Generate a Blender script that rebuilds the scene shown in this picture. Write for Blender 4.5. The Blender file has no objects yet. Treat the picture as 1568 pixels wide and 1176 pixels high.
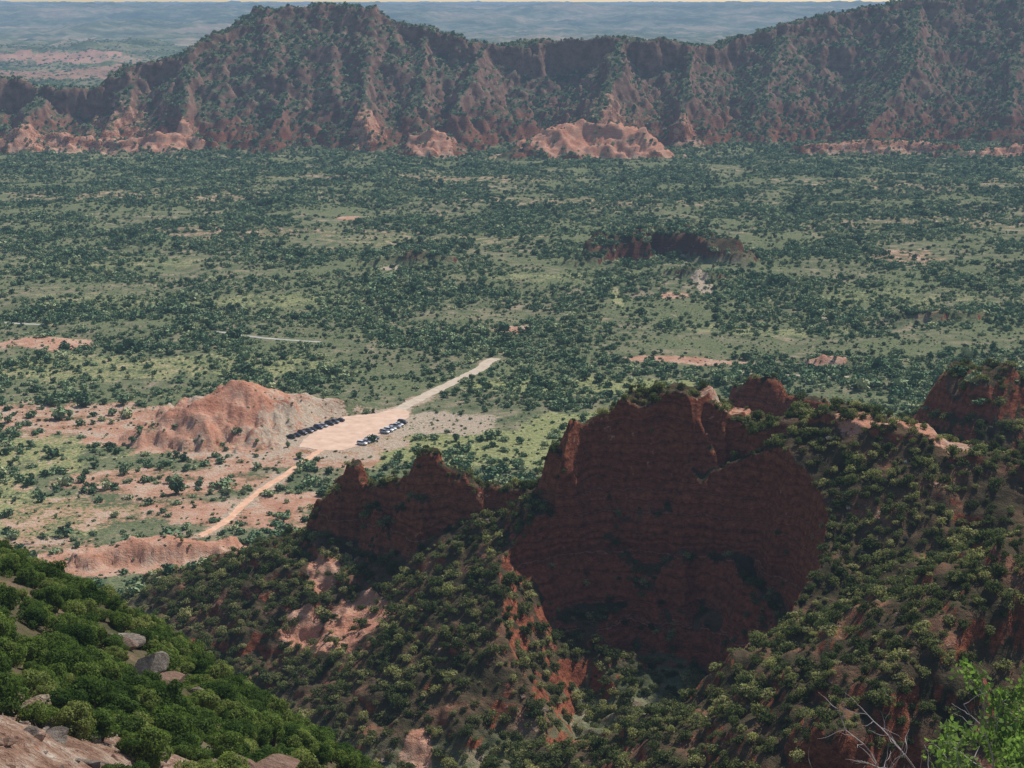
import bpy, bmesh, math, time
import numpy as np
from mathutils import Vector, Matrix
T0=time.time()
scene=bpy.context.scene
scene.view_settings.view_transform='Standard'
scene.view_settings.look='None'
scene.view_settings.exposure=0
rng=np.random.default_rng(7)

# ------------------------------------------------------------------ noise
_p=np.random.default_rng(3).permutation(256); _p=np.concatenate([_p,_p]).astype(np.int32)
_ga=np.random.default_rng(5).uniform(0,2*np.pi,256); _gx=np.cos(_ga).astype(np.float32); _gy=np.sin(_ga).astype(np.float32)
def pn(x,y,seed=0):
    x=x+seed*17.37; y=y+seed*9.71
    xi=np.floor(x).astype(np.int32); yi=np.floor(y).astype(np.int32)
    xf=(x-xi).astype(np.float32); yf=(y-yi).astype(np.float32)
    xi&=255; yi&=255; xj=(xi+1)&255; yj=(yi+1)&255
    u=xf*xf*xf*(xf*(xf*6-15)+10); v=yf*yf*yf*(yf*(yf*6-15)+10)
    a=_p[_p[xi]+yi]; b=_p[_p[xj]+yi]; c=_p[_p[xi]+yj]; d=_p[_p[xj]+yj]
    n0=_gx[a]*xf+_gy[a]*yf; n1=_gx[b]*(xf-1)+_gy[b]*yf
    n2=_gx[c]*xf+_gy[c]*(yf-1); n3=_gx[d]*(xf-1)+_gy[d]*(yf-1)
    l=n0+u*(n1-n0); m=n2+u*(n3-n2)
    return (l+v*(m-l))*1.5
def fbm(x,y,sc,oc=4,seed=0,gain=.5):
    r=0;a=1;t=0;f=1/sc
    for i in range(oc):
        r=r+a*pn(x*f,y*f,seed+i); t+=a; a*=gain; f*=2.03
    return r/t
def ridged(x,y,sc,oc=3,seed=0):
    r=0;a=1;t=0;f=1/sc
    for i in range(oc):
        r=r+a*(1-2*np.abs(pn(x*f,y*f,seed+i))); t+=a; a*=.5; f*=2.1
    return r/t
def sst(a,b,x):
    t=np.clip((x-a)/(b-a),0,1); return t*t*(3-2*t)

# ------------------------------------------------------------------ layout of the place, mostly converted from image pixels at assumed depths (metres, x east, y north, z up)
LOT=[(-89,650),(-87,667),(-76,698),(-62,706),(-54,714),(-47,711),(-46,700),(-50,689),(-61,658),(-71,644)]
ROAD=[(-54,702),(-50,716),(-44,732),(-30,764),(-16,797),(-13,812),(-8,822)]
TRACK=[(-77,653),(-85,622),(-95,588),(-99,569),(-102,550),(-108,534)]
RDL=[(-340,926),(-319,921),(-295,918),(-270,912)]
RDL2=[(-166,892),(-138,875),(-104,863)]
RDR=[(110,792),(128,785),(166,779)]
ROADS=[(ROAD,3.4),(TRACK,1.6),(RDL,1.8),(RDL2,1.8),(RDR,1.4)]

BASE=[(0,-40,181),(-40,-30,181),(40,-30,181),(0,0,178.2),(-15,0,178),(15,0,178),(-4,14,172),(4.5,14,171.8),(10,14,171),(2,30,160),(12,30,157),
(-20.6,60,149),(-25,75,145.5),(-17.7,62,147.5),(-17.5,75,140.5),(-13.8,95,131.5),(-75,225,102),(-52,200,102.5),(-33,168,105.5),(-22,145,109),(-16,130,111),
(-47,140,122.5),(-31,115,129),(-21,100,131),(-86,440,4),(-118,475,3),(-65,390,3),(-36,350,5),(-13,345,9),(10,365,10),(31,330,12),(-119,260,93),(-56,120,129),(-110,200,105),(-150,300,70),
(20,60,138),(10,90,115),(30,120,90),(10,150,85),(60,150,75),(60,200,50),(20,200,60),(-20,210,70),(-60,270,50),(-100,320,40),(0,260,32),(50,260,28),(100,260,30),(-60,340,14),(-130,400,15),(-180,430,8),
(60,350,14),(100,330,20),(160,300,30),(30,390,10),(-50,430,4),(-20,480,3),(60,480,3),(140,480,2),(-150,500,1),(-60,500,1),(-200,500,0),(200,450,3),
(-250,560,0),(-100,560,0),(0,560,0),(100,560,0),(250,560,0),(-300,300,60),(300,300,40),(-300,0,175),(300,0,175),(250,150,110),(-250,150,130)]
BP=np.array(BASE,float)
_d=np.hypot(BP[:,0][:,None]-BP[:,0],BP[:,1][:,None]-BP[:,1])
_n=len(BP); A=np.zeros((_n+3,_n+3)); A[:_n,:_n]=_d; A[:_n,_n]=1;A[:_n,_n+1]=BP[:,0];A[:_n,_n+2]=BP[:,1];A[_n:,:_n]=A[:_n,_n:].T
_w=np.linalg.solve(A,np.concatenate([BP[:,2],[0,0,0]]))
def rbf(X,Y):
    r=_w[_n]+_w[_n+1]*X+_w[_n+2]*Y
    for i in range(_n): r=r+_w[i]*np.sqrt((X-BP[i,0])**2+(Y-BP[i,1])**2+4)
    return r
def R(pts,hw,cd,cs,tl,tr=None,warp=4,sc=30,gul=0,crest=1.0,ter=.3,terh=5):
    if not isinstance(cd,(list,tuple)): cd=[cd]*len(pts)
    return dict(pts=pts,hw=hw,cd=cd,cs=cs,tl=tl,tr=tl if tr is None else tr,warp=warp,sc=sc,gul=gul,crest=crest,ter=ter,terh=terh)
RIDGES=[
 R([(-54,448,40),(-45,442,53),(-41,440,47),(-34,436,50),(-27,433,52),(-22,430,59),(-15,428,54),(-4,425,51),(8,418,52),(15,415,58)],2.2,[12,20,16,18,22,28,22,20,22,34],2.2,.55,.42,warp=5,sc=14,crest=2.2,ter=.2,terh=4),
 R([(15,417,63),(20,417,71),(34,422,76),(49,427,78),(59,427,72),(67,422,69),(76,420,72)],6,[50,56,60,60,55,52,45],2.2,.6,.5,warp=6,sc=18,gul=.2,crest=1.8,ter=.2,terh=6),
 R([(76,418,72),(86,412,76),(94,405,75),(102,400,74),(108,395,70),(128,390,69),(155,385,71),(200,380,73)],6,[10,2,2,2,2,1,1,1],1.4,.6,.60,warp=5,sc=24,crest=1.2,ter=.12,terh=4),
 R([(75,522,57),(80,520,60),(85,518,60),(89,518,54),(95,516,55),(101,515,54)],2.5,26,3,.6,warp=2.5,sc=12,crest=1.5),
 R([(132,502,50),(136,500,57),(144,495,68),(150,490,71),(158,490,68),(173,490,70),(200,488,72)],4,14,1.2,.7,warp=5,sc=20,crest=2),
 R([(7,412,52),(4,395,44),(1,380,33),(-3,365,24),(-5,352,15)],2,1,1.2,.6,.5,warp=3,sc=15,crest=1.5,ter=.1),
 R([(74,400,68),(66,365,58),(60,345,50),(48,330,40),(30,322,27),(12,318,14)],1.5,2,1.2,.45,1.3,warp=3.5,sc=16,crest=1.5,ter=.1),
 R([(170,325,92),(126,310,85),(96,290,79),(83,280,73),(70,270,66),(59,262,60),(50,255,51),(38,245,40)],4,[3,3,3,4,6,10,12,8],1.4,.7,.60,warp=5,sc=16,crest=2,ter=.15),
 R([(-153,665,5),(-135,675,13),(-118,690,19),(-100,705,10),(-78,713,5),(-60,724,0)],1,0,1,.42,warp=6,sc=18,gul=.3,crest=1,ter=.05),
 R([(-152,672,4),(-147,668,7),(-143,667,5)],.5,3,1.2,.5,warp=2,sc=8),
 R([(56,1135,4),(66,1155,11),(84,1178,16),(104,1190,18),(126,1182,17),(146,1162,14),(162,1138,5)],12,[3,10,14,16,15,11,2],1.6,.3,warp=20,sc=34,gul=.1,crest=3,ter=.1),
 R([(108,1085,4),(120,1075,7),(134,1065,5)],4,6,1.6,.3,warp=6,sc=12),
 R([(-100,1122,3),(-66,1130,9),(-43,1130,5)],4,4,1.4,.3,warp=8,sc=18,crest=2),
 R([(228,930,4),(269,930,4)],5,3,1.3,.3,warp=6,sc=15),
 R([(152,808,3),(160,806,5),(172,806,4)],3,3,1.2,.5,warp=3,sc=10),
 R([(-140,505,4),(-120,510,7),(-98,512,5)],4,3,.9,.35,warp=7,sc=12,gul=.2,ter=.3,terh=2),
 R([(-12,1900,3),(20,1935,18),(50,1955,30),(84,1990,40),(104,1985,35),(124,1992,38),(150,1975,28),(172,1955,16)],8,[3,6,9,12,10,12,8,3],1.3,.5,warp=14,sc=50,gul=.45,crest=3,ter=.6,terh=6),
 R([(-118,1990,25),(-98,1985,30),(-75,1990,20)],4,8,1.3,.5,warp=10,sc=30,gul=.35,ter=.5,terh=6),
 R([(362,1995,10),(444,2000,16),(521,1990,12)],10,6,1.3,.35,warp=18,sc=45,gul=.3,ter=.5,terh=6),
 R([(519,1950,3),(613,1960,14),(716,1960,16),(800,1950,8)],10,6,1.3,.35,warp=18,sc=45,gul=.3,ter=.5,terh=6),
 R([(-640,2010,16),(-560,2020,22),(-480,2010,12),(-420,1995,26),(-370,2005,12)],8,6,1.2,.4,warp=20,sc=50,gul=.35,crest=3,ter=.5,terh=6),
 R([(-836,2150,88),(-657,2120,86),(-625,2128,80),(-610,2130,72),(-539,2150,71),(-520,2165,88),(-502,2180,96),(-446,2200,107)],10,[38,40,36,30,30,36,38,34],2.4,.5,.5,warp=22,sc=60,gul=.25,crest=3,ter=.4),
 R([(-446,2200,107),(-401,2250,136),(-332,2330,169),(-261,2350,175),(-206,2350,171),(-160,2340,150),(-95,2320,137),(-22,2320,120),(51,2340,126),(125,2330,129),(198,2330,128),(255,2350,118),(298,2400,119),(400,2450,147),(506,2500,164),(607,2520,181),(781,2550,193),(1032,2600,200),(1400,2650,205)],
   12,[24,10,4,4,6,18,28,38,42,40,40,34,20,8,6,6,6,6,6],2.2,.55,.53,warp=30,sc=75,gul=.5,crest=3,ter=.35,terh=9),
 R([(-610,2130,68),(-604,2060,45),(-600,2000,30)],4,10,1.5,.55,warp=14,sc=40,gul=.3),
 R([(-720,2110,70),(-710,2030,30)],4,10,1.5,.55,warp=14,sc=40,gul=.3),
 R([(-500,2160,85),(-497,2100,50),(-500,2030,25)],4,12,1.5,.55,warp=14,sc=40,gul=.3),
 R([(-428,2200,104),(-417,2110,78),(-405,2020,36)],4,16,1.6,.6,warp=14,sc=40,gul=.4),
 R([(-300,2330,160),(-290,2200,95),(-300,2070,35)],6,4,1.5,.6,warp=16,sc=50,gul=.4),
 R([(-197,2340,160),(-191,2150,80),(-179,2010,28)],4,12,1.6,.65,warp=14,sc=40,gul=.5,ter=.45,terh=8),
 R([(-120,2325,138),(-122,2200,85),(-130,2090,38)],4,12,1.6,.65,warp=14,sc=40,gul=.5,ter=.45,terh=8),
 R([(-40,2310,118),(-56,2200,86),(-75,2080,38)],4,16,1.6,.65,warp=14,sc=40,gul=.5,ter=.45,terh=8),
 R([(152,2330,128),(135,2200,96),(123,2120,66),(100,2030,38)],6,20,1.7,.65,warp=14,sc=40,gul=.5,ter=.45,terh=8),
 R([(255,2350,118),(229,2170,70),(215,2080,30)],5,14,1.6,.65,warp=14,sc=40,gul=.5,ter=.45,terh=8),
 R([(400,2450,140),(350,2250,75),(310,2120,25)],6,4,1.5,.55,warp=16,sc=50,gul=.4),
 R([(607,2520,176),(538,2250,97),(446,2060,26)],6,6,1.5,.6,warp=16,sc=50,gul=.4),
 R([(800,2550,180),(700,2300,105),(640,2120,40)],6,10,1.5,.6,warp=16,sc=50,gul=.4),
]
ALCOVE=[(20,388),(30,393),(46,391),(52,380),(46,362),(37,346),(28,330),(16,335),(15,362)]
def polydist(X,Y,P):
    best=np.full(X.shape,1e9)
    for (ax,ay),(bx,by) in zip(P[:-1],P[1:]):
        dx,dy=bx-ax,by-ay; t=np.clip(((X-ax)*dx+(Y-ay)*dy)/(dx*dx+dy*dy),0,1)
        best=np.minimum(best,np.hypot(X-ax-t*dx,Y-ay-t*dy))
    return best
def inpoly(X,Y,P):
    ins=np.zeros(X.shape,bool); n=len(P)
    for i in range(n):
        x1,y1=P[i]; x2,y2=P[(i+1)%n]
        c=((y1>Y)!=(y2>Y))&(X<(x2-x1)*(Y-y1)/((y2-y1) if y2!=y1 else 1e-9)+x1)
        ins^=c
    return ins
def roaddist(X,Y):
    d=np.full(X.shape,1e9)
    m=(Y>500)&(Y<1100)&(np.abs(X)<380)
    x=X[m];y=Y[m]
    dd=np.full(x.shape,1e9)
    for P,w in ROADS: dd=np.minimum(dd,polydist(x,y,P)-w)
    ld=polydist(x,y,LOT+[LOT[0]]); ld[inpoly(x,y,LOT)]=-1
    d[m]=np.minimum(dd,ld)
    return d
def height(X,Y):
    X=np.asarray(X,np.float64);Y=np.asarray(Y,np.float64)
    Z=np.zeros(X.shape)
    near=Y<600
    zb=np.zeros(X.shape); zb[near]=rbf(X[near],Y[near])
    kb=1-sst(500,570,Y); Z=zb*kb
    amp=1.6+2.5*sst(700,1500,Y)+5*sst(1300,2200,Y)+14*sst(2900,5000,Y)
    amp=amp*sst(45,220,Y)
    und=fbm(X,Y,110,3,11)*amp
    und+= sst(600,900,Y)*(1-sst(3000,4000,Y))*np.minimum(0,-1.5*(ridged(X,Y,160,2,31)-.55)*6)*.8
    Z=Z+und
    far=Y>2700
    if far.any():
        x=X[far];y=Y[far]
        k=sst(2900,4500,y)
        Z[far]+=k*(np.maximum(0,fbm(x,y,900,4,41))*70+fbm(x,y,260,3,44)*14) + sst(9000,13500,y+fbm(x,y,2500,3,47)*3500)*(135+fbm(x,y,1800,3,49)*40)
    Zb=Z.copy()
    Zn=Z
    for r in RIDGES:
        P=np.array(r['pts'],float); ext=r['hw']+max(P[:,2].max()/min(r['tl'],r['tr']),20)+r['warp']*2+10
        m=(X>P[:,0].min()-ext)&(X<P[:,0].max()+ext)&(Y>P[:,1].min()-ext)&(Y<P[:,1].max()+ext)
        if not m.any(): continue
        x=X[m];y=Y[m]
        w=fbm(x,y,r['sc'],4,61+int(P[0,1])%7)*r['warp']*1.6
        g=ridged(x,y,r['sc']*.55,2,71)*r['gul']
        cn=fbm(x,y,r['sc']*.5,3,81)*r['crest']*1.5
        best=np.full(x.shape,-1e9)
        for i in range(len(P)-1):
            ax,ay,az=P[i];bx,by,bz=P[i+1];dx,dy=bx-ax,by-ay;L2=dx*dx+dy*dy
            t=np.clip(((x-ax)*dx+(y-ay)*dy)/L2,0,1)
            px=x-ax-t*dx;py=y-ay-t*dy; d=np.hypot(px,py)
            side=np.clip(.5+ (dx*py-dy*px)/math.sqrt(L2)/8,0,1)
            cz=az+t*(bz-az)+cn; cd=r['cd'][i]+t*(r['cd'][i+1]-r['cd'][i])
            ts=r['tr']+(r['tl']-r['tr'])*side
            dd=np.maximum(0,d-r['hw']+w*np.minimum(1,d/(r['hw']+4)))
            pr=np.minimum(dd*r['cs'],cd)+np.maximum(0,dd-cd/r['cs'])*ts
            pr=pr+g*np.minimum(dd,40)*.5
            best=np.maximum(best,cz-pr)
        h=r['terh']; q=best/h+fbm(x,y,60,2,91)*.8; fl=np.floor(q); fr=q-fl
        tz=(fl+sst(.35,.95,fr)-q)*h*r['ter']
        best=best+tz
        zz=Zn[m]
        k=min(2.5,0.06*max(8,P[:,2].max()))
        hh=np.clip(.5+.5*(best-zz)/k,0,1)
        Zn[m]=zz*(1-hh)+best*hh+k*hh*(1-hh)
    # the amphitheatre cut into the near ridge: talus apron, gullied walls, scrubby bench
    m=(X>-40)&(X<110)&(Y>290)&(Y<450)
    if m.any():
        x=X[m];y=Y[m]; d=polydist(x,y,ALCOVE+[ALCOVE[0]]); d[inpoly(x,y,ALCOVE)]=0
        west=(1-sst(10,22,x))*(1-sst(394,410,y))
        d=np.maximum(0,d+(fbm(x,y,24,3,131)*7+(ridged(x,y,15,2,139)-.3)*3.2)*(1-.6*west)*(1-.6*sst(14,26,d)))
        fl=6+.14*np.maximum(0,y-335)+fbm(x,y,12,3,137)*1.5
        b1=14+fbm(x,y,22,2,141)*7
        cut=fl+np.minimum(d,10)*1.15+np.clip(d-10,0,np.maximum(b1-10,0))*2.2
        cut=cut+np.clip(d-b1,0,4.5)*.8+np.maximum(0,d-b1-4.5)*3.4
        cutw=fl+d*1.15
        cut=cut*(1-west)+cutw*west
        Zn[m]=np.minimum(Zn[m],cut)
    above=Zn-Zb
    rough=(.25+1.1*sst(1,12,above))*(1+1.2*sst(1800,2100,Y))*sst(20,120,Y)
    Zn=Zn+fbm(X,Y,9,3,101)*rough+ sst(1700,2000,Y)*(1-sst(2700,3000,Y))*fbm(X,Y,34,3,105)*7*sst(3,25,above)
    nb=(1-sst(100,260,Y))*sst(25,60,Y)
    Zn=Zn+nb*(fbm(X,Y,14,4,111)*2.2+fbm(X,Y,3,3,115)*.7)
    rd=roaddist(X,Y); k=1-sst(3,16,rd)
    Zn=Zn*(1-k)
    return Zn,above

PATCH=[(-130,687,66,42,1,0,0),(-205,698,90,34,.7,.4,.35),(0-38,690,34,20,.5,.8,0),(-94,637,46,26,.8,.4,0),(-130,600,50,22,.65,.15,.3),(-102,560,32,20,.75,.1,0),
(-122,508,40,20,1.1,0,0),(-80,573,16,13,1,0,0),(-252,861,30,20,.9,0,0),(-162,528,24,11,.55,.3,0),(2,912,14,14,.8,0,0),(102,1012,12,18,.8,.2,0),
(125,1052,6,26,.1,.9,0),(-140,1392,15,16,.8,0,0),(88,820,34,7,.9,0,0),(161,804,12,7,.8,0,0),(185,936,3,12,.4,.8,0),(-83,1108,12,9,0,.8,0),(33,681,34,26,0,.1,1.2),(-9,648,75,32,0,0,1),(284,1175,30,40,.5,.1,.3),
(-151,565,45,22,.5,.1,.3),(-78,672,36,46,.7,.6,0),(-240,640,80,50,.3,.1,.7),(-215,800,80,30,.25,.1,.55),(-130,800,60,30,.1,0,.5),(-190,560,60,30,.2,0,.6),(40,760,60,20,0,0,.7),
(66,1010,3,50,0,.3,1),(-150,990,70,24,0,0,.45),(-60,1250,80,45,.3,0,.35),(150,900,60,22,0,0,.45),(230,1000,70,26,0,0,.4),(-280,1150,100,35,.2,0,.35),(330,850,60,30,0,0,.45),(20,1080,60,20,0,0,.4),(-250,990,60,20,.1,0,.4),
(-200,1300,120,30,.4,0,.1),(-330,1550,160,60,.4,0,.1),(100,1500,140,50,.35,0,.1),(350,1350,120,60,.35,0,.1),(-100,1700,160,50,.4,0,.1),(420,1650,160,60,.35,0,.1),
(92,1955,110,46,1.2,0,0),(-98,1970,34,34,.9,0,0),(444,1985,95,22,.6,.1,0),(640,1940,110,26,.8,0,0),(-560,1995,130,34,.6,0,0),(-430,2000,50,44,.9,0,0),(-700,1990,90,44,.8,0,0),(-180,2030,22,50,.55,0,0),(225,2060,24,45,.5,0,0),(-500,2060,60,60,.4,0,0),(120,2080,40,40,.4,0,0),
(-22,332,4,13,1.2,0,0),(20,318,14,5,1.1,0,0),(-40,395,9,13,1.3,0,0),(-52,420,5,8,1,0,0),(-56,400,6,8,1,0,0),(94,405,11,7,.8,.2,0),(58,428,9,5,.6,.2,0),(108,398,9,6,.8,.2,0),
(-1000,4200,700,350,.6,0,0),(-1500,5200,300,200,.9,0,0),(-880,3900,120,90,.9,0,0),(-1250,4900,160,160,1,0,0)]
def masks(X,Y):
    n1=fbm(X,Y,22,4,201)*.7
    red=np.zeros(X.shape);pale=red.copy();gr=red.copy()
    for x,y,rx,ry,a,b,c in PATCH:
        m=(np.abs(X-x)<rx*1.9)&(np.abs(Y-y)<ry*1.9)
        if not m.any(): continue
        q=np.sqrt(((X[m]-x)/rx)**2+((Y[m]-y)/ry)**2)+n1[m]
        k=1-sst(.7,1.2,q)
        red[m]=np.maximum(red[m],k*a);pale[m]=np.maximum(pale[m],k*b);gr[m]=np.maximum(gr[m],k*c)
    rd=roaddist(X,Y); sh=(1-sst(0,5,rd+n1*7))*(Y<740); red=np.maximum(red,sh*.8); pale=np.maximum(pale,sh*.7)
    return np.clip(red,0,1),np.clip(pale,0,1),np.clip(gr,0,1)

# ------------------------------------------------------------------ terrain mesh
def logr(a,b,k): 
    n=int(math.log(b/a)/k); return list(np.exp(np.linspace(math.log(a),math.log(b),n,endpoint=False)))
rad=logr(4,60,.02)+logr(60,110,.004)+logr(110,340,.0065)+list(np.arange(340,500,.5))+logr(500,660,.004)+logr(660,1900,.0036)+list(np.arange(1900,2640,2.6))+logr(2640,5000,.008)+logr(5000,16000,.012)+logr(16000,90000,.06)+[90000]
rad=np.array(rad)
a=np.radians(np.concatenate([np.linspace(-80,-24,50,endpoint=False),np.linspace(-24,-20.5,40,endpoint=False),np.linspace(-20.5,20.5,820),np.linspace(24,20.5,40,endpoint=False)[::-1],np.linspace(80,24,50,endpoint=False)[::-1]]))
RR,AA=np.meshgrid(rad,a,indexing='ij')
X=RR*np.sin(AA);Y=RR*np.cos(AA)-18
NR,NA=X.shape
Z,AB=height(X.ravel(),Y.ravel())
Z=Z.reshape(NR,NA);AB=AB.reshape(NR,NA)
co=np.stack([X,Y,Z],-1)
du=np.gradient(co,axis=1);dv=np.gradient(co,axis=0)
nn=np.cross(du,dv);nn/=np.linalg.norm(nn,axis=-1,keepdims=True)+1e-9
SL=np.abs(nn[...,2])
red,pale,gr=masks(X.ravel(),Y.ravel())
fo=sst(1850,1950,Y)*.065
rock=1-sst(.54,.72,SL-fo+fbm(X,Y,12,3,301)*.08)
me=bpy.data.meshes.new("terrain")
me.vertices.add(NR*NA); me.vertices.foreach_set("co",co.reshape(-1).astype(np.float32))
idx=np.arange(NR*NA).reshape(NR,NA)
q=np.stack([idx[:-1,:-1],idx[:-1,1:],idx[1:,1:],idx[1:,:-1]],-1).reshape(-1,4)
nf=len(q)
me.loops.add(nf*4); me.loops.foreach_set("vertex_index",q.reshape(-1).astype(np.int32))
me.polygons.add(nf); me.polygons.foreach_set("loop_start",np.arange(0,nf*4,4,dtype=np.int32)); 
me.polygons.foreach_set("use_smooth",np.ones(nf,bool))
me.update(calc_edges=True)
at=me.attributes.new("ground_mix",'FLOAT_COLOR','POINT')
at.data.foreach_set("color",np.stack([red,pale,gr,rock.ravel()],-1).astype(np.float32).reshape(-1))
ab=me.attributes.new("rise",'FLOAT','POINT'); ab.data.foreach_set("value",AB.ravel().astype(np.float32))
terrain=bpy.data.objects.new("canyon_terrain",me); scene.collection.objects.link(terrain)
if nn[10,10,2]<0: me.flip_normals()
print("terrain",time.time()-T0,NR,NA)

# ------------------------------------------------------------------ materials
class NT:
    def __init__(s,name):
        s.m=bpy.data.materials.new(name); s.m.use_nodes=True; s.t=s.m.node_tree; s.t.nodes.clear()
    def n(s,typ,**k):
        x=s.t.nodes.new(typ)
        for a,b in k.items():
            if a=='i':
                for p,q in b.items():
                    if isinstance(q,bpy.types.NodeSocket): s.t.links.new(q,x.inputs[p])
                    else: x.inputs[p].default_value=q
            else: setattr(x,a,b)
        return x
    def mix(s,f,a,b,mode='MIX'):
        x=s.t.nodes.new('ShaderNodeMix'); x.data_type='RGBA'; x.blend_type=mode
        for i,v in ((0,f),(6,a),(7,b)):
            if isinstance(v,bpy.types.NodeSocket): s.t.links.new(v,x.inputs[i])
            else: x.inputs[i].default_value=v if i==0 else (tuple(v)+(1,))[:4]
        return x.outputs[2]
    def math(s,op,a,b=0,c=None,clamp=False):
        x=s.t.nodes.new('ShaderNodeMath'); x.operation=op; x.use_clamp=clamp
        for i,v in enumerate([a,b]+([c] if c is not None else [])):
            if isinstance(v,bpy.types.NodeSocket): s.t.links.new(v,x.inputs[i])
            else: x.inputs[i].default_value=v
        return x.outputs[0]
    def ramp(s,f,stops,interp='LINEAR'):
        x=s.t.nodes.new('ShaderNodeValToRGB'); s.t.links.new(f,x.inputs[0]); r=x.color_ramp; r.interpolation=interp
        while len(r.elements)<len(stops): r.elements.new(.5)
        for e,(p,c) in zip(r.elements,stops): e.position=p; e.color=(tuple(c)+(1,))[:4] if not isinstance(c,(int,float)) else (c,c,c,1)
        return x.outputs[0]
    def noise(s,vec,scale,detail=4,rough=.55):
        x=s.n('ShaderNodeTexNoise',i={'Vector':vec,'Scale':scale,'Detail':detail,'Roughness':rough}); return x.outputs[0]
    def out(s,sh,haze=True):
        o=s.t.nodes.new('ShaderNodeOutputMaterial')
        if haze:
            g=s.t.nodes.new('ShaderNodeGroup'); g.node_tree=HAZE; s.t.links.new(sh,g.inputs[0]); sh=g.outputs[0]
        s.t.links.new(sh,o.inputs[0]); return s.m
HAZE=bpy.data.node_groups.new("painted_haze",'ShaderNodeTree')  # haze painted into the materials: bluish glow mixed in with distance from origin
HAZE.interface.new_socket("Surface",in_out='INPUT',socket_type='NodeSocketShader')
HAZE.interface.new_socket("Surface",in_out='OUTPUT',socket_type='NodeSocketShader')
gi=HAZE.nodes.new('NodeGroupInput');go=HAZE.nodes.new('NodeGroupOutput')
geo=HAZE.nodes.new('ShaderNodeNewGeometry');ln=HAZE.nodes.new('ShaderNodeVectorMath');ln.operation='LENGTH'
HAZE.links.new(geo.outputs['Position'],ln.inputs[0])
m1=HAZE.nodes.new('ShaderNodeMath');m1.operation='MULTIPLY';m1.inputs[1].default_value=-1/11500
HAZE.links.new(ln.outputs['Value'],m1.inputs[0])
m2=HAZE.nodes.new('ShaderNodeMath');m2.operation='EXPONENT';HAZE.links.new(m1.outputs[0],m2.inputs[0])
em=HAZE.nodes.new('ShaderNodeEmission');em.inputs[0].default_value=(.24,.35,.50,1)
mx=HAZE.nodes.new('ShaderNodeMixShader');HAZE.links.new(m2.outputs[0],mx.inputs[0]);HAZE.links.new(em.outputs[0],mx.inputs[1]);HAZE.links.new(gi.outputs[0],mx.inputs[2]);HAZE.links.new(mx.outputs[0],go.inputs[0])

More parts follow.
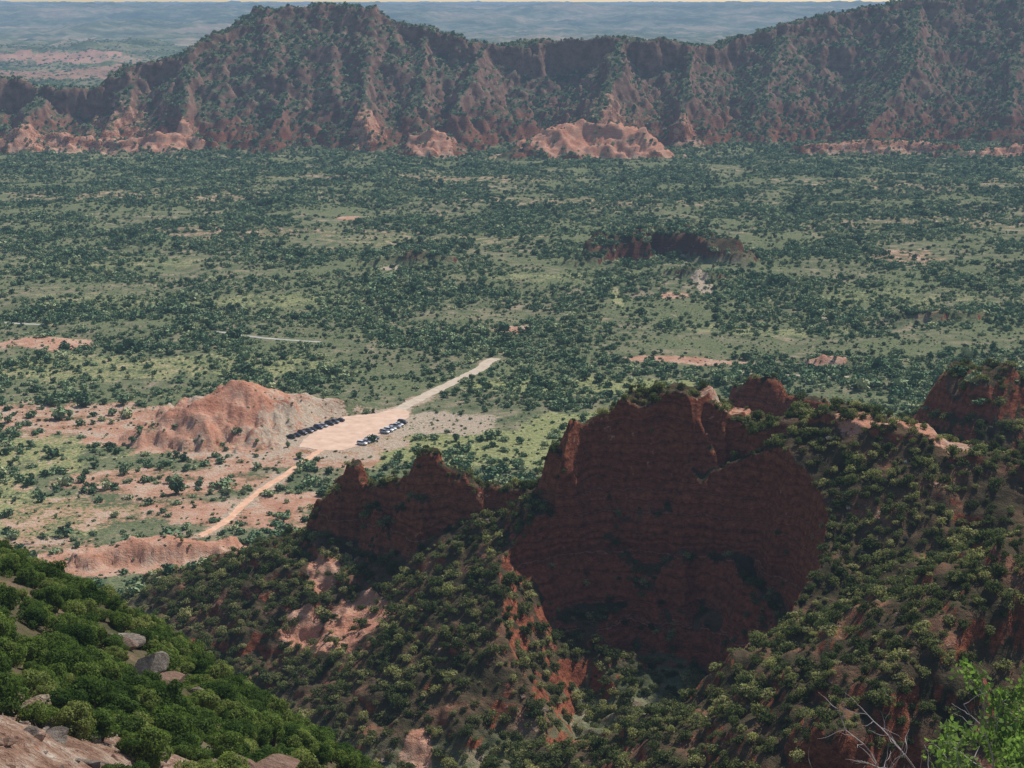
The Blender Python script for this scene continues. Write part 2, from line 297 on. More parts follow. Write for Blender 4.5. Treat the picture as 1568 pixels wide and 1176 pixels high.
def mat_ground():
    k=NT("canyon_ground")
    g=k.n('ShaderNodeNewGeometry'); pos=g.outputs['Position']
    sep=k.n('ShaderNodeSeparateXYZ',i={0:pos}); z=sep.outputs[2]; yy=sep.outputs[1]
    at=k.n('ShaderNodeAttribute',attribute_name='ground_mix'); sc=k.n('ShaderNodeSeparateColor',i={0:at.outputs['Color']})
    rise=k.n('ShaderNodeAttribute',attribute_name='rise').outputs['Fac']
    nL=k.noise(pos,.012,3,.6); nM=k.noise(pos,.09,4,.65); nS=k.noise(pos,.7,4,.65); nF=k.noise(pos,4.5,2,.7)
    scrub=k.ramp(nM,[(.32,(.10,.135,.068)),(.46,(.19,.21,.115)),(.56,(.30,.28,.17)),(.66,(.45,.34,.24))])
    scrub=k.mix(k.ramp(nL,[(.42,0),(.58,1)]),scrub,k.ramp(nS,[(.35,(.10,.14,.07)),(.6,(.27,.285,.15))]))
    grass=k.ramp(nS,[(.35,(.20,.235,.085)),(.65,(.50,.49,.24))])
    redc=k.ramp(nM,[(.3,(.46,.22,.14)),(.5,(.62,.35,.235)),(.62,(.68,.47,.34)),(.75,(.58,.46,.32))])
    palec=k.ramp(nS,[(.3,(.46,.35,.24)),(.7,(.68,.56,.43))])
    zz=k.math('ADD',z,k.math('ADD',k.math('MULTIPLY',nM,6),k.math('MULTIPLY',nS,1.2)))
    cx=k.n('ShaderNodeCombineXYZ',i={'Z':zz})
    stn=k.noise(cx.outputs[0],.32,4,.7)
    st=k.ramp(stn,[(.30,(.12,.044,.03)),(.40,(.24,.078,.044)),(.48,(.38,.14,.078)),(.55,(.21,.07,.042)),(.63,(.48,.24,.155)),(.72,(.26,.09,.054))])
    st0=k.mix(1,st,k.ramp(nS,[(.3,.5),(.7,1.35)]),'MULTIPLY')
    bank_shade=k.ramp(k.math('DIVIDE',yy,2000),[(.44,0),(.5,.6),(.75,.6),(.85,0)])
    st0=k.mix(bank_shade,st0,(.045,.033,.032))  # shade of the mid-valley bank faces painted into the rock colour
    far=k.ramp(k.math('DIVIDE',yy,3000),[(.60,0),(.66,1)])
    farm=k.math('MULTIPLY',far,k.ramp(k.math('DIVIDE',z,100),[(.12,.25),(.55,1)]))
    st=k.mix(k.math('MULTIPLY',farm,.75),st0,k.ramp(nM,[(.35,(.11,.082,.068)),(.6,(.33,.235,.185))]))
    def edge(f):
        a=k.math('SUBTRACT',k.math('ADD',f,k.math('MULTIPLY',k.math('SUBTRACT',nM,.5),1.5)),k.math('MULTIPLY',k.math('SUBTRACT',.5,nS),1.4))
        return k.ramp(a,[(.36,0),(.64,1)])
    rs=k.ramp(k.math('DIVIDE',rise,60),[(.03,0),(.15,1)])
    slope=k.ramp(nM,[(.35,(.055,.052,.03)),(.52,(.12,.092,.056)),(.62,(.23,.13,.08)),(.70,(.38,.18,.11))])
    slope=k.mix(farm,slope,k.ramp(nM,[(.35,(.065,.09,.055)),(.52,(.14,.15,.09)),(.64,(.26,.21,.15)),(.74,(.38,.26,.19))]))
    nbf=k.ramp(k.math('DIVIDE',yy,200),[(.42,1),(.55,0)])
    scrub=k.mix(nbf,scrub,k.ramp(nS,[(.3,(.13,.075,.05)),(.48,(.28,.17,.12)),(.6,(.38,.28,.21)),(.72,(.50,.41,.33))]))
    spur_soil=k.ramp(k.math('DIVIDE',yy,400),[(.26,1),(.6,1),(.7,0)])
    scrub=k.mix(k.math('MULTIPLY',spur_soil,k.math('SUBTRACT',1,nbf)),scrub,k.ramp(nM,[(.35,(.07,.075,.035)),(.55,(.15,.12,.07)),(.7,(.30,.20,.13))]))  # browner soil mixed in over the slopes before the near ridge
    c=k.mix(rs,scrub,slope)
    c=k.mix(edge(sc.outputs[2]),c,grass)
    rk=k.ramp(k.math('ADD',at.outputs['Alpha'],k.math('MULTIPLY',k.math('SUBTRACT',nS,.5),.9)),[(.35,0),(.6,1)])
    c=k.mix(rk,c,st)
    rr=k.mix(k.math('MULTIPLY',rs,.4),redc,k.mix(1,st0,(2.1,2.3,2.4),'MULTIPLY'))
    c=k.mix(edge(sc.outputs[0]),c,rr)
    c=k.mix(edge(sc.outputs[1]),c,palec)
    fp=k.ramp(k.math('DIVIDE',yy,6000),[(.42,0),(.55,1)])
    fn=k.noise(pos,.006,6,.8)
    fb=k.noise(pos,.0011,3,.6)
    fc=k.ramp(fn,[(.42,(.02,.05,.025)),(.5,(.12,.16,.08)),(.58,(.45,.36,.24))])
    fc=k.mix(.55,fc,k.ramp(fb,[(.40,(.03,.07,.035)),(.52,(.16,.19,.09)),(.6,(.50,.36,.25))]))
    fc=k.mix(k.math('MULTIPLY',edge(sc.outputs[0]),.7),fc,(.62,.32,.24))
    c=k.mix(fp,c,fc)
    c=k.mix(k.math('MULTIPLY',k.ramp(nF,[(.3,1),(.55,0)]),.35),c,(.03,.022,.015),'MIX')
    h=k.math('ADD',nS,k.math('MULTIPLY',nF,.3))
    bp=k.n('ShaderNodeBump',i={'Strength':.9,'Distance':1.1,'Height':h})
    b=k.n('ShaderNodeBsdfDiffuse',i={'Color':c,'Roughness':.3,'Normal':bp.outputs[0]})
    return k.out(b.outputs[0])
terrain.data.materials.append(mat_ground())

def mat_simple(name,col,rough=.6,spec=.3,metal=0,noise=None,haze=True):
    k=NT(name); c=col+(1,)
    b=k.n('ShaderNodeBsdfPrincipled',i={'Base Color':c,'Roughness':rough,'Metallic':metal}); b.inputs['Specular IOR Level'].default_value=spec
    if noise:
        g=k.n('ShaderNodeNewGeometry'); nz=k.noise(g.outputs['Position'],noise[0],6,.65)
        k.t.links.new(k.ramp(nz,[(.35,col),(.65,noise[1])]),b.inputs['Base Color'])
    return k.out(b.outputs[0],haze)
def mat_leaf(name,stops,trans=.3,nz_=True):
    k=NT(name)
    oi=k.n('ShaderNodeObjectInfo')
    c=k.ramp(oi.outputs['Random'],stops)
    if nz_:
        tc=k.n('ShaderNodeTexCoord'); nz=k.noise(tc.outputs['Object'],2.6,1)
        c=k.mix(1,c,k.ramp(nz,[(.3,.6),(.7,1.4)]),'MULTIPLY')
    d=k.n('ShaderNodeBsdfDiffuse',i={'Color':c})
    if trans==0: return k.out(d.outputs[0])
    t=k.n('ShaderNodeBsdfTranslucent',i={'Color':k.mix(1,c,(1.3,1.5,.7),'MULTIPLY')})
    m=k.n('ShaderNodeMixShader',i={0:trans,1:d.outputs[0],2:t.outputs[0]})
    return k.out(m.outputs[0])
M_leaf_val=mat_leaf("mesquite_juniper_foliage",[(0,(.07,.12,.065)),(.3,(.11,.175,.095)),(.6,(.18,.255,.135)),(.82,(.27,.34,.18)),(1,(.42,.44,.24))],0,False)
M_leaf_slope=mat_leaf("juniper_slope_foliage",[(0,(.055,.07,.034)),(.4,(.10,.118,.054)),(.75,(.185,.19,.09)),(1,(.37,.34,.17))])
M_leaf_near=mat_leaf("near_juniper_foliage",[(0,(.045,.078,.022)),(.4,(.09,.132,.036)),(.75,(.145,.185,.052)),(1,(.23,.24,.09))],.38)
M_bark=mat_simple("juniper_bark",(.14,.11,.08),.9,.1)

# ------------------------------------------------------------------ shrub meshes
def stick(V,F,MI,p0,p1,r0,r1,n=5):
    p0=Vector(p0);p1=Vector(p1);d=(p1-p0).normalized();u=d.orthogonal().normalized();v=d.cross(u)
    b=len(V)
    for p,r in((p0,r0),(p1,r1)):
        for i in range(n):
            an=2*math.pi*i/n; V.append(tuple(p+u*(math.cos(an)*r)+v*(math.sin(an)*r)))
    for i in range(n): F.append((b+i,b+(i+1)%n,b+n+(i+1)%n,b+n+i)); MI.append(1)
def shrub(name,seed,nleaf,size,mat,h=1.25,spread=1.0,lob=(6,10),lr=(.32,.55)):
    r=np.random.default_rng(seed); V=[];F=[];MI=[]
    nl=r.integers(*lob); lobes=[]
    for i in range(nl):
        an=r.uniform(0,6.28); d=r.uniform(.15,.68)*spread; rad=r.uniform(*lr)
        lobes.append((math.cos(an)*d,math.sin(an)*d,r.uniform(.32,.9)*h*(1-.35*d),rad))
    lobes.append((0,0,.62*h,lr[1]))
    for (x,y,z,rd) in lobes:
        stick(V,F,MI,(x*.1,y*.1,-.15),(x*.5,y*.5,z*.5),.06,.04,3); stick(V,F,MI,(x*.5,y*.5,z*.5),(x,y,z+rd*.4),.04,.012,3)
    L=np.array(lobes); pick=r.integers(0,len(L),nleaf)
    dirs=r.normal(size=(nleaf,3)); dirs/=np.linalg.norm(dirs,axis=1,keepdims=True)
    rr=L[pick,3]*(.62+.45*r.random(nleaf)**.6)
    C=L[pick,:3]+dirs*rr[:,None]*np.array([1,1,.8]); C[:,2]=np.maximum(C[:,2],.04+.1*r.random(nleaf))
    for i in range(nleaf):
        nrm=dirs[i]+r.normal(size=3)*.6; nrm/=np.linalg.norm(nrm); t=np.cross(nrm,r.normal(size=3)); t/=np.linalg.norm(t); b=np.cross(nrm,t)
        s=size*r.uniform(.6,1.4); c=C[i]; k=len(V)
        V.extend([tuple(c-t*s),tuple(c+b*s*.7),tuple(c+t*s),tuple(c-b*s*.7)]); F.append((k,k+1,k+2,k+3)); MI.append(0)
    m=bpy.data.meshes.new(name); m.from_pydata(V,[],F); m.materials.append(mat); m.materials.append(M_bark)
    m.polygons.foreach_set("material_index",MI); m.update()
    return bpy.data.objects.new(name,m)
def coll(name,objs):
    c=bpy.data.collections.new(name)
    for o in objs: c.objects.link(o)
    return c
C_val=coll("valley_shrub_kinds",[shrub("valley_shrub_form",20+i,120,.21,M_leaf_val,h=[1.0,1.15,1.3,.8,1.5,1.1,.9,1.2][i],spread=[1,1.1,.8,1.25,.6,1,1.2,.9][i]) for i in range(8)])
C_slope=coll("slope_shrub_kinds",[shrub("slope_shrub_form",40+i,360,.115,M_leaf_slope,h=[1.3,1.1,1.5,.9,1.3,1.2,1.6,1][i],spread=[1,1.1,.8,1.2,.9,1,.7,1.2][i]) for i in range(8)])
C_far=coll("mesa_shrub_kinds",[shrub("mesa_shrub_form",60+i,60,.28,M_leaf_val,h=1.2) for i in range(5)])
C_near=coll("near_shrub_kinds",[shrub("near_shrub_form",80+i,4800,.042,M_leaf_near,h=1.35,lob=(9,15),lr=(.2,.42)) for i in range(6)])
print("shrubs",time.time()-T0)

def scatter(name,pts,scale,coll_,zs=(.8,1.2),tilt=0):
    n=len(pts); me=bpy.data.meshes.new(name); me.vertices.add(n); me.vertices.foreach_set("co",np.asarray(pts,np.float32).reshape(-1))
    r=np.random.default_rng(n)
    A=me.attributes.new("size",'FLOAT_VECTOR','POINT'); s=np.stack([scale,scale*r.uniform(.85,1.15,n),scale*r.uniform(zs[0],zs[1],n)],-1)
    A.data.foreach_set("vector",s.astype(np.float32).reshape(-1))
    A=me.attributes.new("turn",'FLOAT_VECTOR','POINT'); t=np.stack([r.uniform(-tilt,tilt,n),r.uniform(-tilt,tilt,n),r.uniform(0,6.28,n)],-1)
    A.data.foreach_set("vector",t.astype(np.float32).reshape(-1))
    A=me.attributes.new("kind",'INT','POINT'); A.data.foreach_set("value",r.integers(0,len(coll_.objects),n).astype(np.int32))
    ob=bpy.data.objects.new(name,me); scene.collection.objects.link(ob)
    ng=bpy.data.node_groups.new(name+"_scatter",'GeometryNodeTree')
    ng.interface.new_socket("Geometry",in_out='INPUT',socket_type='NodeSocketGeometry'); ng.interface.new_socket("Geometry",in_out='OUTPUT',socket_type='NodeSocketGeometry')
    N=ng.nodes.new; gi=N('NodeGroupInput');go=N('NodeGroupOutput'); ip=N('GeometryNodeInstanceOnPoints'); ci=N('GeometryNodeCollectionInfo')
    ci.inputs['Collection'].default_value=coll_; ci.inputs['Separate Children'].default_value=True; ci.inputs['Reset Children'].default_value=True
    def at(nm,ty):
        x=N('GeometryNodeInputNamedAttribute'); x.data_type=ty; x.inputs[0].default_value=nm; return [o for o in x.outputs if o.enabled][0]
    l=ng.links.new
    l(gi.outputs[0],ip.inputs['Points']); l(ci.outputs[0],ip.inputs['Instance']); ip.inputs['Pick Instance'].default_value=True
    l(at("kind",'INT'),ip.inputs['Instance Index']); l(at("turn",'FLOAT_VECTOR'),ip.inputs['Rotation']); l(at("size",'FLOAT_VECTOR'),ip.inputs['Scale']); l(ip.outputs[0],go.inputs[0])
    mo=ob.modifiers.new("scatter",'NODES'); mo.node_group=ng
    return ob
def candidates(y0,y1,sp,seed,ang=22,xmax=None):
    r=np.random.default_rng(seed); t=math.tan(math.radians(ang))
    ys=np.arange(y0,y1,sp); P=[]
    for y in ys:
        xs=np.arange(-(y+20)*t-6,(y+20)*t+6 if xmax is None else xmax,sp); P.append(np.stack([xs,np.full(xs.shape,y)],-1))
    P=np.concatenate(P); P=P+r.uniform(-.5,.5,P.shape)*sp
    return P[:,0],P[:,1],r
def info(x,y):
    z,ab=height(x,y); e=1.5
    zx,_=height(x+e,y); zy,_=height(x,y+e)
    sl=np.hypot((zx-z)/e,(zy-z)/e)
    rd=roaddist(x,y); red,pale,gr=masks(x,y)
    return z,ab,sl,rd,red,pale,gr
# valley floor
x,y,r=candidates(455,1960,4.1,1,21)
z,ab,sl,rd,red,pale,gr=info(x,y)
dn=fbm(x,y,80,4,401); dn2=fbm(x,y,16,2,405)
p=.76+1.7*dn+1.1*dn2; p*=1-.88*np.clip(red,0,1); p*=1-.8*pale; p*=1-.5*gr; p*=np.where(sl>.9,.3,1); p*=1+.15*sst(1000,1500,y)
p*=1-.3*sst(3,8,ab)*(y<800)
hill=(np.hypot((x+118)/48,(y-688)/26)<1); p[hill]*=.05
keep=(r.random(len(x))<p)&(rd>1.2)
x,y,z,dn=x[keep],y[keep],z[keep],dn[keep]
s=(.85+2.0*r.random(len(x))**1.4)*(1+.9*np.clip(dn,-.3,.6))*(1+.12*sst(800,1600,y)); s*=np.where(r.random(len(x))<.1,1.6,1)
scatter("valley_mesquite_and_juniper_shrubs",np.stack([x,y,z-.1*s],-1),s,C_val,(.6,1.0)); print("valley",len(x))
x,y,r=candidates(455,1100,3.6,2,21)
z,ab,sl,rd,red,pale,gr=info(x,y)
p=.45+.6*fbm(x,y,30,3,411); p*=1-.5*red; keep=(r.random(len(x))<p)&(rd>1)
x,y,z=x[keep],y[keep],z[keep]; s=r.uniform(.3,.9,len(x))
scatter("valley_low_scrub",np.stack([x,y,z-.05],-1),s,C_far,(.5,.9)); print("low",len(x))
# mesa
x,y,r=candidates(1960,2620,5.3,3,21)
z,ab,sl,rd,red,pale,gr=info(x,y)
p=1.0+1.0*fbm(x,y,70,3,421)+.5*fbm(x,y,20,2,423); p*=1-.85*red; p*=1-.85*sst(.85,1.2,sl); p*=np.where(x<-370,.75,1)*np.where((x>-210)&(x<290),.8,1)
keep=r.random(len(x))<p
x,y,z=x[keep],y[keep],z[keep]; s=r.uniform(1.3,3.4,len(x))
scatter("mesa_slope_shrubs",np.stack([x,y,z-.1*s],-1),s,C_far,(.7,1.1)); print("mesa",len(x))
# beyond the mesa
x,y,r=candidates(2700,6200,17,13,20,-450)
z,_=height(x,y); rr_,_,_=masks(x,y)
keep=r.random(len(x))<(.5+1.2*fbm(x,y,220,3,451))*(1-.8*rr_); x,y,z=x[keep],y[keep],z[keep]; s=r.uniform(3,6.5,len(x))
scatter("distant_plain_trees",np.stack([x,y,z-.1*s],-1),s,C_far,(.45,.7)); print("plain",len(x))
# near ridge slopes
x,y,r=candidates(235,560,2.15,4,24)
z,ab,sl,rd,red,pale,gr=info(x,y)
p=.76+.9*fbm(x,y,26,3,431); p*=1-.75*red; p*=1-.7*pale; st_=sst(1.2,2.3,sl); p*=1-.85*st_; p=np.where(y>455,p*.6*sst(3,10,ab),p)
keep=r.random(len(x))<p
x,y,z,st_=x[keep],y[keep],z[keep],st_[keep]; s=r.uniform(.5,1.9,len(x))*(.75+.6*r.random(len(x)))*(1-.4*st_)
scatter("canyon_slope_juniper_shrubs",np.stack([x,y,z-.1*s],-1),s,C_slope,(.7,1.15),.15); print("slope",len(x))
# foreground spur
x,y,r=candidates(56,240,2.6,5,26)
z,ab,sl,rd,red,pale,gr=info(x,y)
p=.66+1.4*fbm(x,y,16,3,441); p*=1-.9*sst(1.1,1.6,sl); p*=.35+.65*sst(66,84,y)
p[(np.hypot(x+13,y-92)<6)]*=.1
p[(np.hypot(x+43,y-168)<5)]*=.25; p[(np.hypot(x+33,y-146)<5)]*=.25
keep=(r.random(len(x))<p)
x,y,z=x[keep],y[keep],z[keep]; s=r.uniform(.8,2.5,len(x))*(.5+.5*sst(60,90,y))
scatter("foreground_juniper_shrubs",np.stack([x,y,z-.12*s],-1),s,C_near,(.75,1.2),.2); print("near",len(x))
print("scattered",time.time()-T0)

# ------------------------------------------------------------------ roads and parking lot
M_dirt=mat_simple("packed_pink_dirt",(.52,.35,.25),.95,.1,noise=(.18,(.66,.48,.36)))
M_road=mat_simple("pale_dirt_road",(.42,.34,.25),.95,.1,noise=(.3,(.56,.46,.36)))
M_park=mat_simple("faded_park_road",(.32,.31,.27),.95,.1,noise=(.05,(.46,.43,.37)))
M_track=mat_simple("red_dirt_track",(.56,.30,.18),.95,.1,noise=(.3,(.70,.46,.32)))
def cr(P,n=8):
    P=[Vector((a,b)) for a,b in P]; P=[P[0]*2-P[1]]+P+[P[-1]*2-P[-2]]; o=[]
    for i in range(1,len(P)-2):
        for k in range(n):
            t=k/n; a,b,c,d=P[i-1:i+3]
            o.append(.5*((2*b)+(c-a)*t+(2*a-5*b+4*c-d)*t*t+(3*b-a-3*c+d)*t**3))
    o.append(P[-2]); return o
def strip(name,P,w,mat,z=.05,jit=.3):
    C=cr(P,14); V=[];F=[]; rr=np.random.default_rng(len(P))
    for i,c in enumerate(C):
        d=(C[min(i+1,len(C)-1)]-C[max(i-1,0)]).normalized(); n=Vector((-d.y,d.x))
        for s in(-1,0,1): ww=w*(1+rr.uniform(-jit,jit)); V.append((c.x+n.x*ww*s,c.y+n.y*ww*s,z))
        if i: 
            b=3*i
            F+= [(b-3,b-2,b+1,b),(b-2,b-1,b+2,b+1)]
    m=bpy.data.meshes.new(name); m.from_pydata(V,[],F); m.materials.append(mat); o=bpy.data.objects.new(name,m); scene.collection.objects.link(o); return o
C=cr(LOT+[LOT[0]],8)[:-1]
rl=np.random.default_rng(4)
m=bpy.data.meshes.new("parking_lot"); m.from_pydata([(c.x+rl.uniform(-.6,.6),c.y+rl.uniform(-.8,.8),.06) for c in C],[],[tuple(range(len(C)))]); m.materials.append(M_dirt)
o=bpy.data.objects.new("dirt_parking_lot",m); scene.collection.objects.link(o)
strip("dirt_access_road",ROAD,3.1,M_road,.05,.15)
strip("dirt_track",TRACK,1.5,M_track,.045)
strip("park_road",RDL,1.7,M_park,.05)
strip("park_road",RDL2,1.5,M_park,.05)
strip("gravel_road",RDR,1.1,M_road,.05)

# ------------------------------------------------------------------ cars
M_glass=mat_simple("car_glass",(.015,.02,.025),.08,.6)
M_tyre=mat_simple("tyre_rubber",(.02,.02,.02),.8,.2)
M_rim=mat_simple("wheel_rim",(.4,.4,.42),.3,.5,.8)
M_lampf=mat_simple("headlamp_lens",(.7,.7,.72),.15,.6)
M_lampr=mat_simple("tail_lamp_lens",(.35,.02,.02),.2,.5)
paint={n:mat_simple("car_paint_"+n,c,.28,.6,.2) for n,c in dict(white=(.75,.75,.74),silver=(.42,.43,.45),black=(.02,.02,.022),navy=(.03,.045,.09),grey=(.12,.12,.13)).items()}
def loft(name,secs,mat):
    V=[];F=[]
    for x,wb,wt,zb,zt in secs:
        zm=zb+(zt-zb)*.55; wm=max(wb,wt)
        V+= [(x,-wb*.94,zb),(x,-wm,zm),(x,-wt*.93,zt-.04),(x,-wt*.8,zt),(x,wt*.8,zt),(x,wt*.93,zt-.04),(x,wm,zm),(x,wb*.94,zb)]
    n=8
    for i in range(len(secs)-1):
        for j in range(n): F.append((i*n+j,i*n+(j+1)%n,(i+1)*n+(j+1)%n,(i+1)*n+j))
    F.append(tuple(range(n))[::-1]); F.append(tuple((len(secs)-1)*n+j for j in range(n)))
    m=bpy.data.meshes.new(name); m.from_pydata(V,[],F); m.materials.append(mat)
    b=bmesh.new(); b.from_mesh(m); bmesh.ops.recalc_face_normals(b,faces=b.faces); b.to_mesh(m); b.free(); return m
def wheelmesh():
    V=[];F=[];MI=[];n=18
    prof=[(.34,-.11),(.34,.11),(.30,.12),(.20,.115),(.19,.09),(.05,.10)]
    for r_,yy in prof:
        for i in range(n): V.append((math.cos(2*math.pi*i/n)*r_,yy,math.sin(2*math.pi*i/n)*r_))
    for k in range(len(prof)-1):
        for i in range(n): F.append((k*n+i,k*n+(i+1)%n,(k+1)*n+(i+1)%n,(k+1)*n+i)); MI.append(0 if k<3 else 1)
    F.append(tuple(range(n))); MI.append(0); F.append(tuple((len(prof)-1)*n+i for i in range(n))); MI.append(1)
    m=bpy.data.meshes.new("wheel"); m.from_pydata(V,[],F); m.materials.append(M_tyre); m.materials.append(M_rim); m.polygons.foreach_set("material_index",MI); return m
WH=wheelmesh()
BODY={'sedan':[(-2.3,.72,.7,.42,.80),(-2.2,.82,.8,.28,.98),(-1.3,.88,.84,.2,1.02),(0,.9,.86,.2,.98),(1.1,.89,.84,.2,.94),(1.95,.84,.78,.25,.80),(2.28,.7,.66,.38,.66)],
 'suv':[(-2.35,.8,.78,.5,1.05),(-2.25,.9,.88,.35,1.12),(-1,.94,.9,.28,1.14),(.4,.95,.9,.28,1.12),(1.3,.94,.88,.28,1.10),(2.1,.9,.82,.35,1.0),(2.35,.78,.72,.5,.85)],
 'pickup':[(-2.8,.88,.88,.5,1.12),(-2.7,.94,.92,.42,1.14),(-.9,.95,.93,.38,1.14),(.4,.96,.92,.38,1.15),(1.4,.95,.9,.38,1.15),(2.5,.92,.84,.42,1.05),(2.75,.82,.76,.55,.9)]}
CAB={'sedan':[(-1.75,.72,.70,.94,1.0),(-1.0,.8,.62,.94,1.38),(0,.82,.64,.94,1.44),(.45,.82,.62,.94,1.40),(1.2,.78,.72,.9,.97)],
 'suv':[(-2.22,.82,.78,1.08,1.2),(-1.9,.86,.72,1.08,1.68),(-.5,.88,.74,1.08,1.76),(.4,.88,.72,1.08,1.70),(1.15,.84,.78,1.06,1.14)],
 'pickup':[(-.85,.86,.76,1.1,1.2),(-.7,.88,.74,1.1,1.78),(.3,.9,.74,1.1,1.84),(.9,.9,.72,1.1,1.76),(1.55,.86,.8,1.08,1.18)]}
MESH={}
def roofmesh(kind):
    c=CAB[kind][1:-1]; V=[];F=[]
    for x,wb,wt,zb,zt in c: V+=[(x,-wt*.86,zt+.004),(x,-wt*.6,zt+.04),(x,wt*.6,zt+.04),(x,wt*.86,zt+.004)]
    for i in range(len(c)-1):
        for j in range(3): F.append((i*4+j,i*4+j+1,i*4+5+j,i*4+4+j))
    m=bpy.data.meshes.new("roof"); m.from_pydata(V,[],F); return m
def boxmesh(name,dx,dy,dz,mat):
    b=bmesh.new(); bmesh.ops.create_cube(b,size=1); bmesh.ops.scale(b,vec=(dx,dy,dz),verts=b.verts); bmesh.ops.bevel(b,geom=b.edges,offset=min(dx,dy,dz)*.3,segments=1,affect='EDGES')
    m=bpy.data.meshes.new(name); b.to_mesh(m); b.free(); m.materials.append(mat); return m
def car(kind,col,x,y,heading):
    e=bpy.data.objects.new("parked_car" if kind!='pickup' else "parked_pickup_truck",None); scene.collection.objects.link(e); e.empty_display_size=.5
    e.location=(x,y,.065); e.rotation_euler=(0,0,heading)
    def add(nm,me,loc=(0,0,0),rot=(0,0,0)):
        o=bpy.data.objects.new(nm,me); o.parent=e; o.location=loc; o.rotation_euler=rot; scene.collection.objects.link(o); return o
    P=paint[col]
    key=(kind,col)
    if key not in MESH:
        rf=roofmesh(kind); rf.materials.append(P)
        MESH[key]=(loft("body",BODY[kind],P),loft("windows",CAB[kind],M_glass),rf)
    bd,cb,rf=MESH[key]
    ob=add("body",bd); mo=ob.modifiers.new("b",'BEVEL'); mo.width=.04; mo.segments=2
    add("windows",cb); add("roof",rf)
    L=BODY[kind]; xf=L[-1][0];xr=L[0][0]; zw=.34; wb=1.38 if kind!='pickup' else 1.7; hw=L[3][1]
    for sx in(1,-1):
        for sy in(1,-1): add("wheel",WH,(sx*wb,sy*(hw-.08),zw),(0,0,0 if sy>0 else math.pi))
    if kind=='pickup': add("bed",boxmesh("bed",1.6,1.5,.05,M_tyre),(-1.8,0,1.15))
    for sy in(1,-1):
        add("headlamp",boxmesh("headlamp",.12,.32,.14,M_lampf),(xf-.06,sy*.55,L[-1][4]-.08))
        add("tail_lamp",boxmesh("tail_lamp",.1,.26,.16,M_lampr),(xr+.03,sy*.62,L[0][4]-.1))
        add("mirror",boxmesh("mirror",.12,.2,.14,P),(CAB[kind][-1][0]-.35,sy*(hw+.08),L[3][4]+.05))
    add("bumper",boxmesh("bumper",.14,1.3,.18,M_tyre),(xf+.0,0,L[-1][3]+.02)); add("bumper",boxmesh("bumper",.14,1.3,.18,M_tyre),(xr,0,L[0][3]+.02))
rc=np.random.default_rng(12)
hd=math.atan2(-18,29)
kinds=['suv','sedan','suv','pickup','sedan','suv','sedan','suv','pickup','sedan']
cols=['black','navy','black','grey','black','navy','silver','black','grey','black']
for i in range(10):
    t=i/9; car(kinds[i],cols[i],-93.5+t*17.5+rc.uniform(-.3,.3),664+t*28.5,hd+rc.uniform(-.06,.06)+(math.pi if rc.random()<.4 else 0))
for i,(a_,b_,c_) in enumerate([(-62.5,653.5,'white'),(-61,656.7,'silver'),(-59.5,660,'white'),(-58,663.3,'grey'),(-54.5,672,'silver'),(-53,675.2,'white'),(-51.8,678.4,'white'),(-50.6,681.6,'silver'),(-49.3,685,'white'),(-48,688.6,'black')]):
    car(['suv','sedan','pickup','sedan','suv'][i%5],c_,a_,b_,hd+rc.uniform(-.08,.08))

# ------------------------------------------------------------------ boulders
def mat_boulder():
    k=NT("sandstone_boulder"); g=k.n('ShaderNodeNewGeometry'); oi=k.n('ShaderNodeObjectInfo'); pos=g.outputs['Position']
    nz=k.noise(pos,1.6,7,.65); c=k.ramp(nz,[(.32,(.15,.12,.095)),(.5,(.30,.25,.20)),(.68,(.48,.41,.33))])
    c=k.mix(k.ramp(oi.outputs['Random'],[(.5,0),(.75,.6)]),c,(.34,.18,.115))
    bp=k.n('ShaderNodeBump',i={'Strength':1,'Distance':.35,'Height':k.noise(pos,2.5,7,.7)})
    b=k.n('ShaderNodeBsdfDiffuse',i={'Color':c,'Roughness':.9,'Normal':bp.outputs[0]})
    return k.out(b.outputs[0])
M_b=mat_boulder()
def boulder(seed):
    r=np.random.default_rng(seed); b=bmesh.new(); bmesh.ops.create_icosphere(b,subdivisions=4,radius=1)
    pl=[Vector(r.normal(size=3)).normalized() for _ in range(12)]; of=r.uniform(.35,.75,12)
    for v in b.verts:
        c=v.co
        for n,o in zip(pl,of):
            d=c.dot(n)-o
            if d>0: c=c-n*d
        v.co=Vector((c.x*1.4,c.y,c.z*.7))
    m=bpy.data.meshes.new("boulder_form"); b.to_mesh(m); b.free(); m.materials.append(M_b); return bpy.data.objects.new("boulder_form",m)
C_b=coll("boulder_kinds",[boulder(i) for i in range(6)])
x,y,r=candidates(235,540,4.0,8,24); z,ab,sl,rd,red,pale,gr=info(x,y)
keep=r.random(len(x))<(.04+.3*red+.1*pale)*np.where(sl>1.2,.3,1); x,y,z=x[keep],y[keep],z[keep]
scatter("canyon_slope_boulders",np.stack([x,y,z],-1),r.uniform(.3,1.2,len(x)),C_b,(.6,1),.4)
x,y,r=candidates(48,100,.6,9,28); z,_=height(x,y)
keep=r.random(len(x))<(.35+.6*fbm(x,y,5,2,461))*(1-.8*sst(78,92,y)); x,y,z=x[keep],y[keep],z[keep]
scatter("foreground_rocks",np.stack([x,y,z],-1),.05+.7*r.random(len(x))**5,C_b,(.5,.9),.4); print("rocks",len(x))
bx=np.array([(-44,172),(-42.5,168),(-36,150),(-33,146),(-30,148),(-13,92),(-15,95),(-11.5,88),(-10,91),(-17,92)],float)
bz,_=height(bx[:,0],bx[:,1])
scatter("sandstone_outcrop",np.stack([bx[:,0],bx[:,1],bz+.8],-1),np.array([2.2,1.6,2.1,1.6,1.3,1.3,1.5,1.1,1.0,1.0]),C_b,(.7,1),.3)

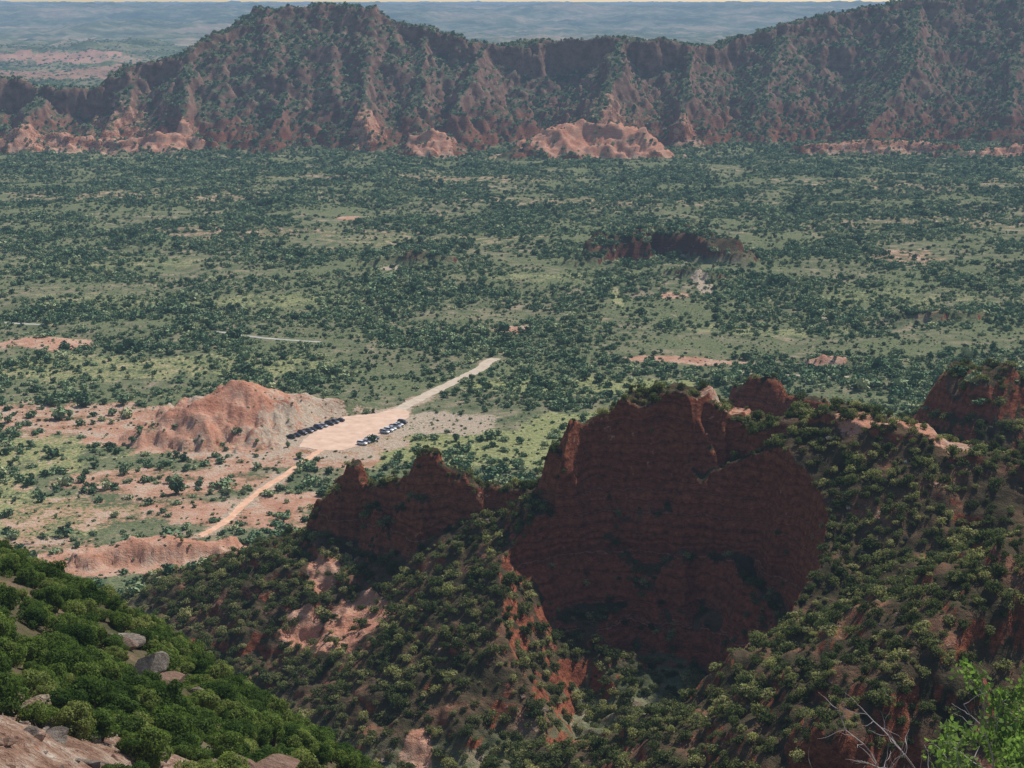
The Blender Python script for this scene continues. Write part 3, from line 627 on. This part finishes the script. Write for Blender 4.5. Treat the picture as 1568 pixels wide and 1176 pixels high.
# ------------------------------------------------------------------ leafy shrub beside the viewpoint
M_twig=mat_simple("bare_twig",(.34,.30,.28),.85,.2)
M_lf=mat_leaf("oval_leaf",[(0,(.13,.20,.055)),(1,(.16,.23,.075))],.45)
def near_shrub():
    r=np.random.default_rng(77); V=[];F=[];MI=[]
    base=Vector((4.85,14,float(height(np.array([4.85]),np.array([14.]))[0][0])-.1)); print("shrub base",base)
    def leaf(p,d,s):
        d=d.normalized(); n=Vector(r.normal(size=3)).cross(d).normalized(); w=d.cross(n)
        k=len(V); V.extend([tuple(p),tuple(p+d*s*.35+n*s*.3),tuple(p+d*s*.75+n*s*.25),tuple(p+d*s),tuple(p+d*s*.75-n*s*.25),tuple(p+d*s*.35-n*s*.3)]); F.append((k,k+1,k+2,k+3,k+4,k+5)); MI.append(0)
    def branch(p,d,L,rad,depth,leafy):
        n=6
        for i in range(n):
            nd=(d+Vector(r.normal(size=3))*.22+Vector((0,0,.05))).normalized(); q=p+nd*L/n
            stick(V,F,MI,p,q,rad*(1-i/n*.6),rad*(1-(i+1)/n*.6),4)
            if leafy and depth<=1:
                for _ in range(7): leaf(q+Vector(r.normal(size=3))*.04,(nd+Vector(r.normal(size=3))*.9),r.uniform(.045,.075))
            if depth>0 and i>0 and r.random()<.85:
                branch(q,(nd+Vector(r.normal(size=3))*.75).normalized(),L*r.uniform(.3,.5),rad*.5,depth-1,leafy)
            p=q;d=nd
    for i in range(34):
        lx=r.uniform(-.2,.9); branch(base+Vector((lx*.5,r.uniform(-.3,.3),0)),Vector((lx*.5,r.uniform(-.4,.4),1)).normalized(),r.uniform(1.1,1.75),.014,2,True)
    for i in range(12):
        branch(base+Vector((-.55,r.uniform(-.3,.3),0)),Vector((-.6+r.uniform(-.3,.35),r.uniform(-.4,.4),1)).normalized(),r.uniform(1.1,1.75),.016,2,False)
    m=bpy.data.meshes.new("leafy_shrub"); m.from_pydata(V,[],F); m.materials.append(M_lf); m.materials.append(M_twig); m.polygons.foreach_set("material_index",MI)
    o=bpy.data.objects.new("leafy_shrub",m); scene.collection.objects.link(o); print("near shrub faces",len(F))
near_shrub()

# ------------------------------------------------------------------ light
EL,AZ=math.radians(50),math.radians(43)
to=Vector((math.sin(AZ)*math.cos(EL),math.cos(AZ)*math.cos(EL),math.sin(EL)))
sl_=bpy.data.lights.new("sun",'SUN'); sl_.energy=5; sl_.angle=math.radians(.5); sl_.color=(1,.95,.88)
so=bpy.data.objects.new("sun",sl_); so.rotation_euler=to.to_track_quat('Z','Y').to_euler(); so.location=(0,0,400); scene.collection.objects.link(so)
w=bpy.data.worlds.new("World"); scene.world=w; w.use_nodes=True; nt=w.node_tree; bg=nt.nodes['Background']
sk=nt.nodes.new('ShaderNodeTexSky'); sk.sky_type='NISHITA'; sk.sun_disc=False; sk.sun_elevation=EL; sk.sun_rotation=AZ; sk.altitude=800
nt.links.new(sk.outputs[0],bg.inputs[0]); bg.inputs[1].default_value=.11

cam=bpy.data.cameras.new("camera"); cam.sensor_width=36; cam.lens=36*2487/1568; cam.clip_end=200000; cam.clip_start=.1
co_=bpy.data.objects.new("camera",cam); co_.location=(0,0,180); co_.rotation_euler=(math.radians(90)-math.atan(586/2487),0,0)
scene.collection.objects.link(co_); scene.camera=co_
print("done",time.time()-T0)
